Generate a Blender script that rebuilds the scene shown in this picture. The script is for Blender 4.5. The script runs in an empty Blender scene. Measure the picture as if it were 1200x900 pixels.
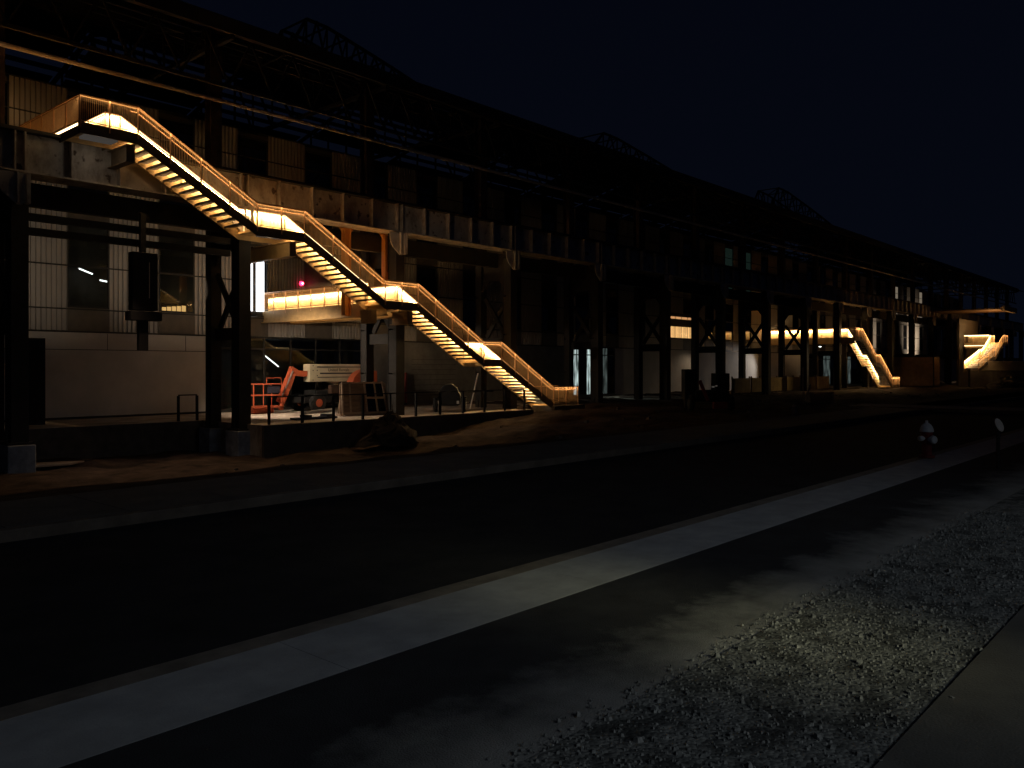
import bpy, bmesh, math, random
from mathutils import Vector, Matrix
random.seed(7)
R = math.radians
S = bpy.context.scene
COL = S.collection

# ------------------------------------------------------------------ materials
def new_mat(name):
    m = bpy.data.materials.new(name); m.use_nodes = True
    nt = m.node_tree; nt.nodes.clear()
    out = nt.nodes.new('ShaderNodeOutputMaterial')
    return m, nt, out

def surf(name, c1, c2=None, rough=.7, metal=0., scale=3., detail=8., bump=.0, bscale=40., spec=.4,
         stretch=(1, 1, 1), lo=.35, hi=.65, transl=0.):
    """two-tone noisy surface, world/object coordinates"""
    m, nt, out = new_mat(name)
    N = nt.nodes.new; L = nt.links.new
    if c2 is None: c2 = tuple(x * .6 for x in c1)
    tc = N('ShaderNodeTexCoord'); mp = N('ShaderNodeMapping'); mp.inputs['Scale'].default_value = stretch
    L(tc.outputs['Object'], mp.inputs['Vector'])
    no = N('ShaderNodeTexNoise'); no.inputs['Scale'].default_value = scale; no.inputs['Detail'].default_value = detail
    no.inputs['Roughness'].default_value = .62
    L(mp.outputs['Vector'], no.inputs['Vector'])
    cr = N('ShaderNodeValToRGB')
    cr.color_ramp.elements[0].position = lo; cr.color_ramp.elements[0].color = (*c2, 1)
    cr.color_ramp.elements[1].position = hi; cr.color_ramp.elements[1].color = (*c1, 1)
    L(no.outputs['Fac'], cr.inputs['Fac'])
    b = N('ShaderNodeBsdfPrincipled')
    b.inputs['Roughness'].default_value = rough; b.inputs['Metallic'].default_value = metal
    b.inputs['Specular IOR Level'].default_value = spec
    L(cr.outputs['Color'], b.inputs['Base Color'])
    if bump > 0:
        n2 = N('ShaderNodeTexNoise'); n2.inputs['Scale'].default_value = bscale; n2.inputs['Detail'].default_value = 6
        L(mp.outputs['Vector'], n2.inputs['Vector'])
        bp = N('ShaderNodeBump'); bp.inputs['Strength'].default_value = bump; bp.inputs['Distance'].default_value = .02
        L(n2.outputs['Fac'], bp.inputs['Height']); L(bp.outputs['Normal'], b.inputs['Normal'])
    last = b.outputs['BSDF']
    if transl > 0:
        t = N('ShaderNodeBsdfTranslucent'); L(cr.outputs['Color'], t.inputs['Color'])
        mx = N('ShaderNodeMixShader'); mx.inputs['Fac'].default_value = transl
        L(last, mx.inputs[1]); L(t.outputs['BSDF'], mx.inputs[2]); last = mx.outputs['Shader']
    L(last, out.inputs['Surface'])
    return m

def emit(name, col, strength, nosample=True):
    m, nt, out = new_mat(name)
    e = nt.nodes.new('ShaderNodeEmission'); e.inputs['Color'].default_value = (*col, 1)
    e.inputs['Strength'].default_value = strength
    nt.links.new(e.outputs['Emission'], out.inputs['Surface'])
    if nosample:
        m.cycles.emission_sampling = 'NONE'
    return m

def glass(name, tint, emis=None, estr=0., rough=.04, var=False):
    m, nt, out = new_mat(name)
    N = nt.nodes.new; L = nt.links.new
    b = N('ShaderNodeBsdfPrincipled'); b.inputs['Base Color'].default_value = (*tint, 1)
    b.inputs['Roughness'].default_value = rough; b.inputs['Specular IOR Level'].default_value = .75
    if emis:
        if var:      # uneven interior light seen through the pane
            tc = N('ShaderNodeTexCoord'); mp = N('ShaderNodeMapping'); mp.inputs['Scale'].default_value = (3.2, 1, .5)
            L(tc.outputs['Object'], mp.inputs['Vector'])
            no = N('ShaderNodeTexNoise'); no.inputs['Scale'].default_value = 1.2; no.inputs['Detail'].default_value = 5
            L(mp.outputs['Vector'], no.inputs['Vector'])
            cr = N('ShaderNodeValToRGB'); cr.color_ramp.elements[0].position = .42; cr.color_ramp.elements[1].position = .6
            cr.color_ramp.elements[0].color = (*[x * .12 for x in emis], 1); cr.color_ramp.elements[1].color = (*emis, 1)
            L(no.outputs['Fac'], cr.inputs['Fac']); L(cr.outputs['Color'], b.inputs['Emission Color'])
        else:
            b.inputs['Emission Color'].default_value = (*emis, 1)
        b.inputs['Emission Strength'].default_value = estr
        m.cycles.emission_sampling = 'NONE'
    n2 = N('ShaderNodeTexNoise'); n2.inputs['Scale'].default_value = .9
    tc2 = N('ShaderNodeTexCoord'); L(tc2.outputs['Object'], n2.inputs['Vector'])
    bp = N('ShaderNodeBump'); bp.inputs['Strength'].default_value = .03; bp.inputs['Distance'].default_value = .02
    L(n2.outputs['Fac'], bp.inputs['Height']); L(bp.outputs['Normal'], b.inputs['Normal'])
    L(b.outputs['BSDF'], out.inputs['Surface'])
    return m

M = {}
M['asphalt'] = surf('asphalt', (.042, .042, .044), (.022, .022, .024), .95, scale=1.3, bump=.5, bscale=90, spec=.04, lo=.3, hi=.75)
M['asphalt_near'] = surf('asphalt_near', (.05, .052, .056), (.03, .03, .034), .95, scale=2.2, bump=.6, bscale=80, spec=.06, lo=.3, hi=.75)
def add_dirt(m):
    """dust tracked from the gravel on to the lane: a ragged stain along the gravel edge"""
    nt = m.node_tree; N = nt.nodes.new; L = nt.links.new
    b = [n for n in nt.nodes if n.type == 'BSDF_PRINCIPLED'][0]; src = b.inputs['Base Color'].links[0].from_socket
    tc = N('ShaderNodeTexCoord'); sx = N('ShaderNodeSeparateXYZ'); L(tc.outputs['Object'], sx.inputs['Vector'])
    no = N('ShaderNodeTexNoise'); no.inputs['Scale'].default_value = 1.1; no.inputs['Detail'].default_value = 9; no.inputs['Roughness'].default_value = .65
    L(tc.outputs['Object'], no.inputs['Vector'])
    a = N('ShaderNodeMath'); a.operation = 'MULTIPLY_ADD'; a.inputs[1].default_value = 1.7; L(no.outputs['Fac'], a.inputs[0]); 
    c = N('ShaderNodeMath'); c.operation = 'MULTIPLY'; c.inputs[1].default_value = -1.; L(sx.outputs['Y'], c.inputs[0]); L(c.outputs[0], a.inputs[2])
    mr = N('ShaderNodeMapRange'); mr.inputs['From Min'].default_value = -2.9; mr.inputs['From Max'].default_value = -2.05; L(a.outputs[0], mr.inputs['Value'])
    mx = N('ShaderNodeMixRGB'); L(mr.outputs['Result'], mx.inputs['Fac']); L(src, mx.inputs['Color1']); mx.inputs['Color2'].default_value = (.27, .27, .26, 1)
    L(mx.outputs['Color'], b.inputs['Base Color'])
add_dirt(M['asphalt_near'])
M['concrete_strip'] = surf('concrete_strip', (.36, .37, .385), (.27, .28, .29), .85, scale=2.5, bump=.25, bscale=60, spec=.2)
M['gutter'] = surf('gutter', (.2, .175, .15), (.12, .105, .09), .9, scale=3, bump=.3, bscale=50, spec=.2)
M['sidewalk'] = surf('sidewalk', (.085, .09, .095), (.055, .06, .065), .9, scale=1.8, bump=.3, bscale=50, spec=.2)
M['path'] = surf('path', (.12, .117, .108), (.085, .082, .076), .9, scale=1.6, bump=.3, bscale=60, spec=.2)
M['earth'] = surf('earth', (.085, .06, .049), (.028, .022, .019), 1., scale=1.1, detail=12., bump=1., bscale=7, spec=.02)
M['mound'] = surf('mound', (.05, .04, .034), (.025, .02, .018), .95, scale=2, bump=.9, bscale=12, spec=.1)
M['terrace'] = surf('terrace', (.42, .36, .3), (.2, .155, .12), .85, scale=.9, bump=.3, bscale=12, stretch=(1, 2.2, 1), lo=.38, hi=.6, spec=.3)
M['kerbwall'] = surf('kerbwall', (.11, .09, .075), (.06, .048, .04), .9, scale=2, bump=.3)
M['pier'] = surf('pier', (.26, .28, .32), (.13, .14, .17), .9, scale=2.5, bump=.4, bscale=14)
M['steel_dark'] = surf('steel_dark', (.02, .016, .013), (.01, .008, .007), .75, scale=2.2, bump=.3, bscale=20)
M['steel_rust'] = surf('steel_rust', (.075, .04, .024), (.03, .017, .011), .8, scale=2.6, bump=.3, bscale=20)
M['pale_rail'] = surf('pale_rail', (.7, .6, .48), (.5, .42, .33), .7, scale=4)
M['stair_steel'] = surf('stair_steel', (.2, .145, .09), (.14, .1, .06), .6, metal=.1, scale=3)
M['stair_soffit'] = surf('stair_soffit', (.46, .3, .13), (.32, .21, .09), .5, metal=.2, scale=3)
M['tread'] = surf('tread', (.34, .33, .33), (.24, .23, .23), .6, metal=.2, scale=6)
M['rail'] = surf('rail', (.74, .43, .24), (.6, .34, .18), .5, scale=8)
M['picket'] = surf('picket', (.36, .23, .12), (.27, .17, .09), .7, scale=6)
M['back_panel'] = surf('back_panel', (.74, .63, .38), (.64, .53, .3), .6, scale=1.6, transl=.45)
M['girder_rib'] = surf('girder_rib', (.56, .5, .42), (.34, .28, .22), .75, scale=3)  # paler than the web: side light on the ribs put into colour
M['orange_post'] = surf('orange_post', (.8, .36, .09), (.68, .3, .07), .5, scale=3)
M['corrugated'] = surf('corrugated', (.38, .35, .315), (.3, .27, .245), .55, metal=.25, scale=1.2, stretch=(1, 1, .3))
M['base_wall'] = surf('base_wall', (.5, .47, .43), (.42, .39, .36), .8, scale=.7)
M['grey_wall'] = surf('grey_wall', (.15, .145, .14), (.1, .095, .09), .8, scale=1.2)
M['spandrel'] = surf('spandrel', (.1, .085, .07), (.075, .065, .055), .6, scale=2)
M['frame_dark'] = surf('frame_dark', (.02, .018, .016), (.012, .011, .01), .6, scale=5)
M['roof_panel'] = surf('roof_panel', (.02, .018, .018), (.01, .01, .01), .5, scale=2)
M['lift_orange'] = surf('lift_orange', (.5, .105, .045), (.33, .07, .03), .45, scale=3)
M['lift_cream'] = surf('lift_cream', (.62, .55, .38), (.5, .43, .29), .5, scale=2)
M['rubber'] = surf('rubber', (.02, .02, .02), (.012, .012, .012), .9, scale=8)
M['black_paint'] = surf('black_paint', (.012, .012, .013), (.008, .008, .008), .85, scale=6)
M['wood'] = surf('wood', (.24, .17, .12), (.15, .1, .07), .8, scale=2, stretch=(1, 1, 6))
M['wood_pale'] = surf('wood_pale', (.42, .33, .25), (.28, .2, .15), .8, scale=2, stretch=(1, 1, 5))
M['plastic_white'] = surf('plastic_white', (.7, .66, .62), (.55, .5, .47), .5, scale=4)
M['red_paint'] = surf('red_paint', (.25, .03, .025), (.15, .02, .018), .6, scale=4)
M['yellow_board'] = surf('yellow_board', (.34, .22, .07), (.22, .13, .045), .8, scale=1.6)
M['white_paint'] = surf('white_paint', (.75, .76, .78), (.6, .6, .62), .5, scale=10)
M['blue_tarp'] = surf('blue_tarp', (.06, .07, .11), (.03, .035, .06), .5, scale=5)
M['site_box'] = surf('site_box', (.3, .19, .11), (.2, .125, .075), .7, scale=2)
M['low_wall'] = surf('low_wall', (.42, .33, .22), (.32, .25, .16), .85, scale=1)
M['text_dark'] = surf('text_dark', (.03, .03, .05), (.02, .02, .03), .6)
LEDC = (1., .62, .27)
M['led'] = emit('led', (1., .72, .36), 4.5)
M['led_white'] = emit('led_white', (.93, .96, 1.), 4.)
M['fixture'] = emit('fixture_lens', (.9, .8, .7), .05)
M['red_lamp'] = emit('red_lamp', (1., .02, .07), 9.)
M['red_lamp_core'] = emit('red_lamp_core', (1., .75, .8), 5.)
M['spot_white'] = emit('spot_white', (.95, .97, 1.), 8.)
M['glass'] = glass('glass', (.006, .006, .007))
M['glass_cool'] = glass('glass_cool', (.01, .012, .012), (.55, .7, .66), .12, var=True)
M['glass_coolb'] = glass('glass_coolb', (.01, .012, .012), (.75, .95, .92), .75, var=True)
M['glass_warm'] = glass('glass_warm', (.01, .01, .01), (1., .56, .2), 1.15)
M['glass_warm_dim2'] = glass('glass_warm_dim2', (.01, .01, .01), (1., .5, .2), .55)
M['glass_warm_dim'] = glass('glass_warm_dim', (.01, .01, .01), (1., .55, .25), .16, var=True)
M['glass_pale'] = glass('glass_pale', (.01, .01, .01), (1., .82, .6), .16)
M['glass_green'] = glass('glass_green', (.01, .01, .01), (.4, .8, .62), .012)

def clear_glass():
    m, nt, out = new_mat('clear_glass'); N = nt.nodes.new; L = nt.links.new
    t = N('ShaderNodeBsdfTransparent'); t.inputs['Color'].default_value = (.75, .78, .76, 1)
    g = N('ShaderNodeBsdfGlossy'); g.inputs['Roughness'].default_value = .03
    fr = N('ShaderNodeFresnel'); fr.inputs['IOR'].default_value = 1.5
    mx = N('ShaderNodeMixShader'); L(fr.outputs[0], mx.inputs[0]); L(t.outputs[0], mx.inputs[1]); L(g.outputs[0], mx.inputs[2]); L(mx.outputs[0], out.inputs['Surface'])
    return m
M['clear_glass'] = clear_glass()

# girder paint: grey-beige with rust stains and lost flakes
def girder_mat():
    m, nt, out = new_mat('girder_paint'); N = nt.nodes.new; L = nt.links.new
    tc = N('ShaderNodeTexCoord')
    mp = N('ShaderNodeMapping'); mp.inputs['Scale'].default_value = (1, 1, .55); L(tc.outputs['Object'], mp.inputs['Vector'])
    n1 = N('ShaderNodeTexNoise'); n1.inputs['Scale'].default_value = 1.4; n1.inputs['Detail'].default_value = 9; n1.inputs['Roughness'].default_value = .7
    L(mp.outputs['Vector'], n1.inputs['Vector'])
    c1 = N('ShaderNodeValToRGB'); e = c1.color_ramp.elements
    e[0].position = .3; e[0].color = (.2, .15, .115, 1); e[1].position = .55; e[1].color = (.56, .51, .44, 1)
    L(n1.outputs['Fac'], c1.inputs['Fac'])
    n2 = N('ShaderNodeTexNoise'); n2.inputs['Scale'].default_value = 2.6; n2.inputs['Detail'].default_value = 4
    L(tc.outputs['Object'], n2.inputs['Vector'])
    c2 = N('ShaderNodeValToRGB'); e = c2.color_ramp.elements
    e[0].position = .61; e[0].color = (0, 0, 0, 1); e[1].position = .67; e[1].color = (1, 1, 1, 1)
    L(n2.outputs['Fac'], c2.inputs['Fac'])
    mx = N('ShaderNodeMixRGB'); L(c2.outputs['Color'], mx.inputs['Fac']); L(c1.outputs['Color'], mx.inputs['Color1'])
    mx.inputs['Color2'].default_value = (.11, .075, .055, 1)
    b = N('ShaderNodeBsdfPrincipled'); b.inputs['Roughness'].default_value = .75
    L(mx.outputs['Color'], b.inputs['Base Color'])
    bp = N('ShaderNodeBump'); bp.inputs['Strength'].default_value = .4; bp.inputs['Distance'].default_value = .02
    L(n1.outputs['Fac'], bp.inputs['Height']); L(bp.outputs['Normal'], b.inputs['Normal'])
    L(b.outputs['BSDF'], out.inputs['Surface'])
    return m
M['girder'] = girder_mat()

def gravel_mat():
    m, nt, out = new_mat('gravel'); N = nt.nodes.new; L = nt.links.new
    tc = N('ShaderNodeTexCoord')
    v = N('ShaderNodeTexVoronoi'); v.inputs['Scale'].default_value = 34; L(tc.outputs['Object'], v.inputs['Vector'])
    cr = N('ShaderNodeValToRGB'); e = cr.color_ramp.elements
    e[0].position = .0; e[0].color = (.07, .075, .075, 1); e[1].position = 1.; e[1].color = (.23, .235, .22, 1)
    sp = N('ShaderNodeSeparateColor'); L(v.outputs['Color'], sp.inputs['Color']); L(sp.outputs['Red'], cr.inputs['Fac'])
    n = N('ShaderNodeTexNoise'); n.inputs['Scale'].default_value = 3.2; n.inputs['Detail'].default_value = 7; L(tc.outputs['Object'], n.inputs['Vector'])
    c2 = N('ShaderNodeValToRGB'); e = c2.color_ramp.elements
    e[0].position = .38; e[0].color = (.3, .3, .3, 1); e[1].position = .54; e[1].color = (1, 1, 1, 1)
    L(n.outputs['Fac'], c2.inputs['Fac'])
    mx = N('ShaderNodeMixRGB'); mx.blend_type = 'MULTIPLY'; mx.inputs['Fac'].default_value = 1
    L(cr.outputs['Color'], mx.inputs['Color1']); L(c2.outputs['Color'], mx.inputs['Color2'])
    b = N('ShaderNodeBsdfPrincipled'); b.inputs['Roughness'].default_value = .9; L(mx.outputs['Color'], b.inputs['Base Color'])
    bp = N('ShaderNodeBump'); bp.inputs['Strength'].default_value = .55; bp.inputs['Distance'].default_value = .02; bp.invert = True
    L(v.outputs['Distance'], bp.inputs['Height']); L(bp.outputs['Normal'], b.inputs['Normal'])
    L(b.outputs['BSDF'], out.inputs['Surface'])
    return m
M['gravel'] = gravel_mat()
M['pebble'] = surf('pebble', (.3, .305, .29), (.07, .075, .078), .85, scale=22, lo=.36, hi=.66)

# ------------------------------------------------------------------ mesh helpers
class MB:
    def __init__(s): s.bm = bmesh.new()
    def hull8(s, p):
        v = [s.bm.verts.new(Vector(q)) for q in p]
        for f in ((0, 3, 2, 1), (4, 5, 6, 7), (0, 1, 5, 4), (1, 2, 6, 5), (2, 3, 7, 6), (3, 0, 4, 7)):
            s.bm.faces.new([v[i] for i in f])
        return s
    def box(s, x0, x1, y0, y1, z0, z1):
        return s.hull8([(x0, y0, z0), (x1, y0, z0), (x1, y1, z0), (x0, y1, z0), (x0, y0, z1), (x1, y0, z1), (x1, y1, z1), (x0, y1, z1)])
    def seg(s, pts_top, pts_bot, y0, y1):
        """prism between two polylines in the u-z plane, thick in v"""
        for (a, b, c, d) in zip(pts_top[:-1], pts_top[1:], pts_bot[1:], pts_bot[:-1]):
            s.hull8([(d[0], y0, d[1]), (c[0], y0, c[1]), (c[0], y1, c[1]), (d[0], y1, d[1]),
                     (a[0], y0, a[1]), (b[0], y0, b[1]), (b[0], y1, b[1]), (a[0], y1, a[1])])
        return s
    def bar(s, a, b, w, h=None):
        a = Vector(a); b = Vector(b); h = h or w
        d = (b - a).normalized()
        up = Vector((0, 0, 1)) if abs(d.z) < .95 else Vector((0, 1, 0))
        sx = d.cross(up).normalized() * w / 2; sz = sx.cross(d).normalized() * h / 2
        return s.hull8([a - sx - sz, a + sx - sz, b + sx - sz, b - sx - sz, a - sx + sz, a + sx + sz, b + sx + sz, b - sx + sz])
    def tube(s, pts, r, n=8, cap=True):
        pts = [Vector(p) for p in pts]; rings = []
        for i, p in enumerate(pts):
            d = ((pts[i] - pts[i - 1]).normalized() if i else Vector()) + ((pts[i + 1] - pts[i]).normalized() if i < len(pts) - 1 else Vector())
            d.normalize()
            up = Vector((0, 0, 1)) if abs(d.z) < .95 else Vector((0, 1, 0))
            a = d.cross(up).normalized(); b = a.cross(d)
            rings.append([s.bm.verts.new(p + (a * math.cos(t) + b * math.sin(t)) * r) for t in [2 * math.pi * k / n for k in range(n)]])
        for r0, r1 in zip(rings[:-1], rings[1:]):
            for k in range(n): s.bm.faces.new([r0[k], r0[(k + 1) % n], r1[(k + 1) % n], r1[k]])
        if cap: s.bm.faces.new(rings[0][::-1]); s.bm.faces.new(rings[-1])
        return s
    def lathe(s, prof, c, n=20, axis='z'):
        c = Vector(c); rings = []
        def P(r, t, z):
            if axis == 'z': return c + Vector((r * math.cos(t), r * math.sin(t), z))
            if axis == 'y': return c + Vector((r * math.cos(t), z, r * math.sin(t)))
            return c + Vector((z, r * math.cos(t), r * math.sin(t)))
        for r, z in prof: rings.append([s.bm.verts.new(P(max(r, .0005), 2 * math.pi * k / n, z)) for k in range(n)])
        for r0, r1 in zip(rings[:-1], rings[1:]):
            for k in range(n): s.bm.faces.new([r0[k], r0[(k + 1) % n], r1[(k + 1) % n], r1[k]])
        s.bm.faces.new(rings[0][::-1]); s.bm.faces.new(rings[-1])
        return s
    def prism(s, poly, y0, y1, plane='xz'):
        f = (lambda p, t: (p[0], t, p[1])) if plane == 'xz' else ((lambda p, t: (t, p[0], p[1])) if plane == 'yz' else (lambda p, t: (p[0], p[1], t)))
        a = [s.bm.verts.new(f(p, y0)) for p in poly]; b = [s.bm.verts.new(f(p, y1)) for p in poly]
        n = len(poly)
        s.bm.faces.new(a[::-1]); s.bm.faces.new(b)
        for k in range(n): s.bm.faces.new([a[k], a[(k + 1) % n], b[(k + 1) % n], b[k]])
        return s
    def done(s, name, mat, parent=None, bevel=0., smooth=False):
        bmesh.ops.recalc_face_normals(s.bm, faces=s.bm.faces)
        me = bpy.data.meshes.new(name); s.bm.to_mesh(me); s.bm.free()
        me.materials.append(M[mat] if isinstance(mat, str) else mat)
        if smooth:
            for p in me.polygons: p.use_smooth = True
        o = bpy.data.objects.new(name, me); COL.objects.link(o)
        if parent: o.parent = parent
        if bevel > 0:
            b = o.modifiers.new('bevel', 'BEVEL'); b.width = bevel; b.segments = 2; b.limit_method = 'ANGLE'
        return o

def tag(o, label=None, cat=None, group=None, kind=None):
    if label: o['label'] = label
    if cat: o['category'] = cat
    if group: o['group'] = group
    if kind: o['kind'] = kind
    return o
def thing(name, label, cat, loc=(0, 0, 0), rz=0, group=None):
    o = bpy.data.objects.new(name, None); COL.objects.link(o)
    o.location = loc; o.rotation_euler = (0, 0, rz); o.empty_display_size = .3
    return tag(o, label, cat, group)
def copy_tree(o, parent=None):
    c = o.copy(); COL.objects.link(c); c.parent = parent
    for ch in list(o.children): copy_tree(ch, c)
    return c
def sm(a, b, x):
    t = min(1, max(0, (x - a) / (b - a))); return t * t * (3 - 2 * t)

# ------------------------------------------------------------------ camera
PHI = R(41.56); F = Vector((math.cos(PHI), math.sin(PHI), 0)); RT = Vector((math.sin(PHI), -math.cos(PHI), 0)); H = 2.1
cam = bpy.data.cameras.new('camera'); co = bpy.data.objects.new('camera', cam); COL.objects.link(co)
cam.lens = 29.1; cam.sensor_width = 36; cam.shift_y = -20 / 1200
co.location = (0, 0, H); co.rotation_euler = (R(90), 0, PHI - R(90))
cam.clip_start = .1; cam.clip_end = 3000
S.camera = co
def gp(px, py, z=0.):
    """point at height z seen at a pixel of the photograph (planning aid for measured distances)"""
    D = 970 * (H - z) / (py - 430); p = F * D + RT * (px - 600) / 970 * D
    return p.x, p.y
def xa(px, y):
    r = (px - 600) / 970; D = y / (F.y + RT.y * r)
    return D * (F.x + RT.x * r), D

# ------------------------------------------------------------------ ground setting
def sheet(name, mat, x0, x1, y0, y1, z, thick=.0, nx=1):
    m = MB()
    if thick: m.box(x0, x1, y0, y1, z - thick, z)
    else:
        v = [m.bm.verts.new(p) for p in ((x0, y0, z), (x1, y0, z), (x1, y1, z), (x0, y1, z))]; m.bm.faces.new(v)
    return tag(m.done(name, mat), kind='structure')
sheet('ground', 'earth', -600, 1800, -600, 1800, -2.4)
sheet('road', 'asphalt', -60, 420, 5.74, 11.1, 0, .3)
sheet('parking_lane', 'asphalt_near', -60, 420, 2.86, 4.66, .0, .3)
sheet('gravel_strip', 'gravel', -60, 420, 1.44, 2.86, .012, .3)
sheet('path', 'path', -60, 420, -40, 1.44, .03, .3)
# concrete strip: slabs with joints, gutter along its far side
m = MB(); x = -30.
while x < 300:
    w = 3.05
    m.box(x, x + w - .006, 4.655, 5.52, -.2, .002); x += w
tag(m.done('concrete_strip', 'concrete_strip'), kind='structure')
m = MB(); m.prism([(5.521, -.2), (5.739, -.2), (5.739, .003), (5.521, .003)], -30, 300, 'yz')
tag(m.done('gutter', 'gutter'), kind='structure')
m = MB(); m.box(-60, 420, 11.1, 11.26, -.2, .15)
tag(m.done('kerb', 'kerbwall', bevel=.02), kind='structure')
m = MB(); x = -30.
while x < 41:
    m.box(x, x + 1.51, 11.265, 13.5, -.2, .15); x += 1.52
tag(m.done('sidewalk', 'sidewalk', bevel=.006), kind='structure')
sheet('crosswalk', 'gutter', 42.2, 45.2, 5.74, 15., .165, .3)
pb_ = MB(); tints = []
for i in range(9000):
    x = random.uniform(2.6, 13.5); y = random.uniform(1.3, 3.1)
    if y > 2.8 and random.random() < (y - 2.8) / .28: continue
    if y < 1.46 and random.random() < .7: continue
    s_ = random.uniform(.006, .017) * (random.choice((1.6, 2.1)) if random.random() < .07 else 1); a = random.uniform(0, math.pi)
    c_, q_ = math.cos(a) * s_, math.sin(a) * s_; k = random.uniform(.5, .95); h = s_ * random.uniform(.5, 1.1); z = .012
    pb_.hull8([(x - c_, y - q_, z - .004), (x + q_ * k, y - c_ * k, z - .004), (x + c_, y + q_, z - .004), (x - q_ * k, y + c_ * k, z - .004),
               (x - c_ * .6, y - q_ * .6, z + h), (x + q_ * k * .6, y - c_ * k * .6, z + h * .8), (x + c_ * .6, y + q_ * .6, z + h * .9), (x - q_ * k * .6, y + c_ * k * .6, z + h)])
tag(pb_.done('pebbles', 'pebble'), 'loose grey pebbles on the gravel strip', 'pebbles', kind='stuff')

def terr(x, y):
    deep = 1.25 * (1 - sm(19, 40, x)) + .18
    z = .1 - (deep + .1) * sm(14.0, 21, y)
    z += .09 * math.sin(x * .9 + y * .4) * math.sin(y * .8 - x * .3) * sm(14, 17, y)
    z += .05 * math.sin(x * 2.7 + 1) * math.sin(y * 2.3) * sm(14, 16, y)
    z += .035 * math.sin(x * 6.1 + y * 3.3) * math.sin(y * 5.9 - x * 1.7) * sm(14, 16, y)
    return z
m = MB(); xs = [-25 + i * .7 for i in range(140)] + [73 + i * 6 for i in range(40)]; ys = [13.5 + j * .55 for j in range(46)]
g = [[m.bm.verts.new((x, y, terr(x, y) + random.uniform(-.03, .03) * (y > 14))) for y in ys] for x in xs]
for i in range(len(xs) - 1):
    for j in range(len(ys) - 1): m.bm.faces.new([g[i][j], g[i + 1][j], g[i + 1][j + 1], g[i][j + 1]])
tag(m.done('earth_bank', 'earth', smooth=True), kind='structure')

ZT = -.2
def slab(name, mat, poly, z0, z1):
    m = MB(); m.prism(poly, z0, z1, 'xy'); return tag(m.done(name, mat), kind='structure')
slab('terrace', 'terrace', [(-30, 33.7), (17.85, 33.7), (17.85, 28.95), (34.2, 28.95), (34.2, 31.3), (170, 31.3), (170, 70), (-30, 70)], -2.5, ZT)
m = MB(); m.box(17.82, 34.2, 28.8, 28.945, -2.4, ZT - .01); m.box(-30, 17.8, 33.55, 33.69, -2.4, ZT - .01)
tag(m.done('retaining_edge', 'kerbwall'), kind='structure')
m = MB(); m.box(35.5, 38.3, 28.35, 30.25, -.6, -.04)
tag(m.done('stair_pad', 'kerbwall', bevel=.02), kind='structure')

def pile(name, label, cat, cx, cy, r, h, mat, z0):
    m = MB(); n = 34; rings = []
    for k in range(13):
        t = k / 12; rr = r * (1 - t) ; zz = h * (1 - (1 - t) ** 1.5)
        rings.append([m.bm.verts.new((cx + (rr * (1 + .18 * math.sin(3 * a + k) + random.uniform(-.08, .08))) * math.cos(a) * 1.25,
                                      cy + (rr * (1 + .15 * math.cos(2 * a + k) + random.uniform(-.08, .08))) * math.sin(a),
                                      z0 + zz + random.uniform(-.06, .06))) for a in [2 * math.pi * j / n for j in range(n)]])
    for a, b in zip(rings[:-1], rings[1:]):
        for j in range(n): m.bm.faces.new([a[j], a[(j + 1) % n], b[(j + 1) % n], b[j]])
    return tag(m.done(name, mat), label, cat)
pile('dirt_mound', 'dark heap of soil in front of the wooden frame rack', 'soil heap', 22.9, 27.2, 1.1, 1.35, 'mound', -1.15)

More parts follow.
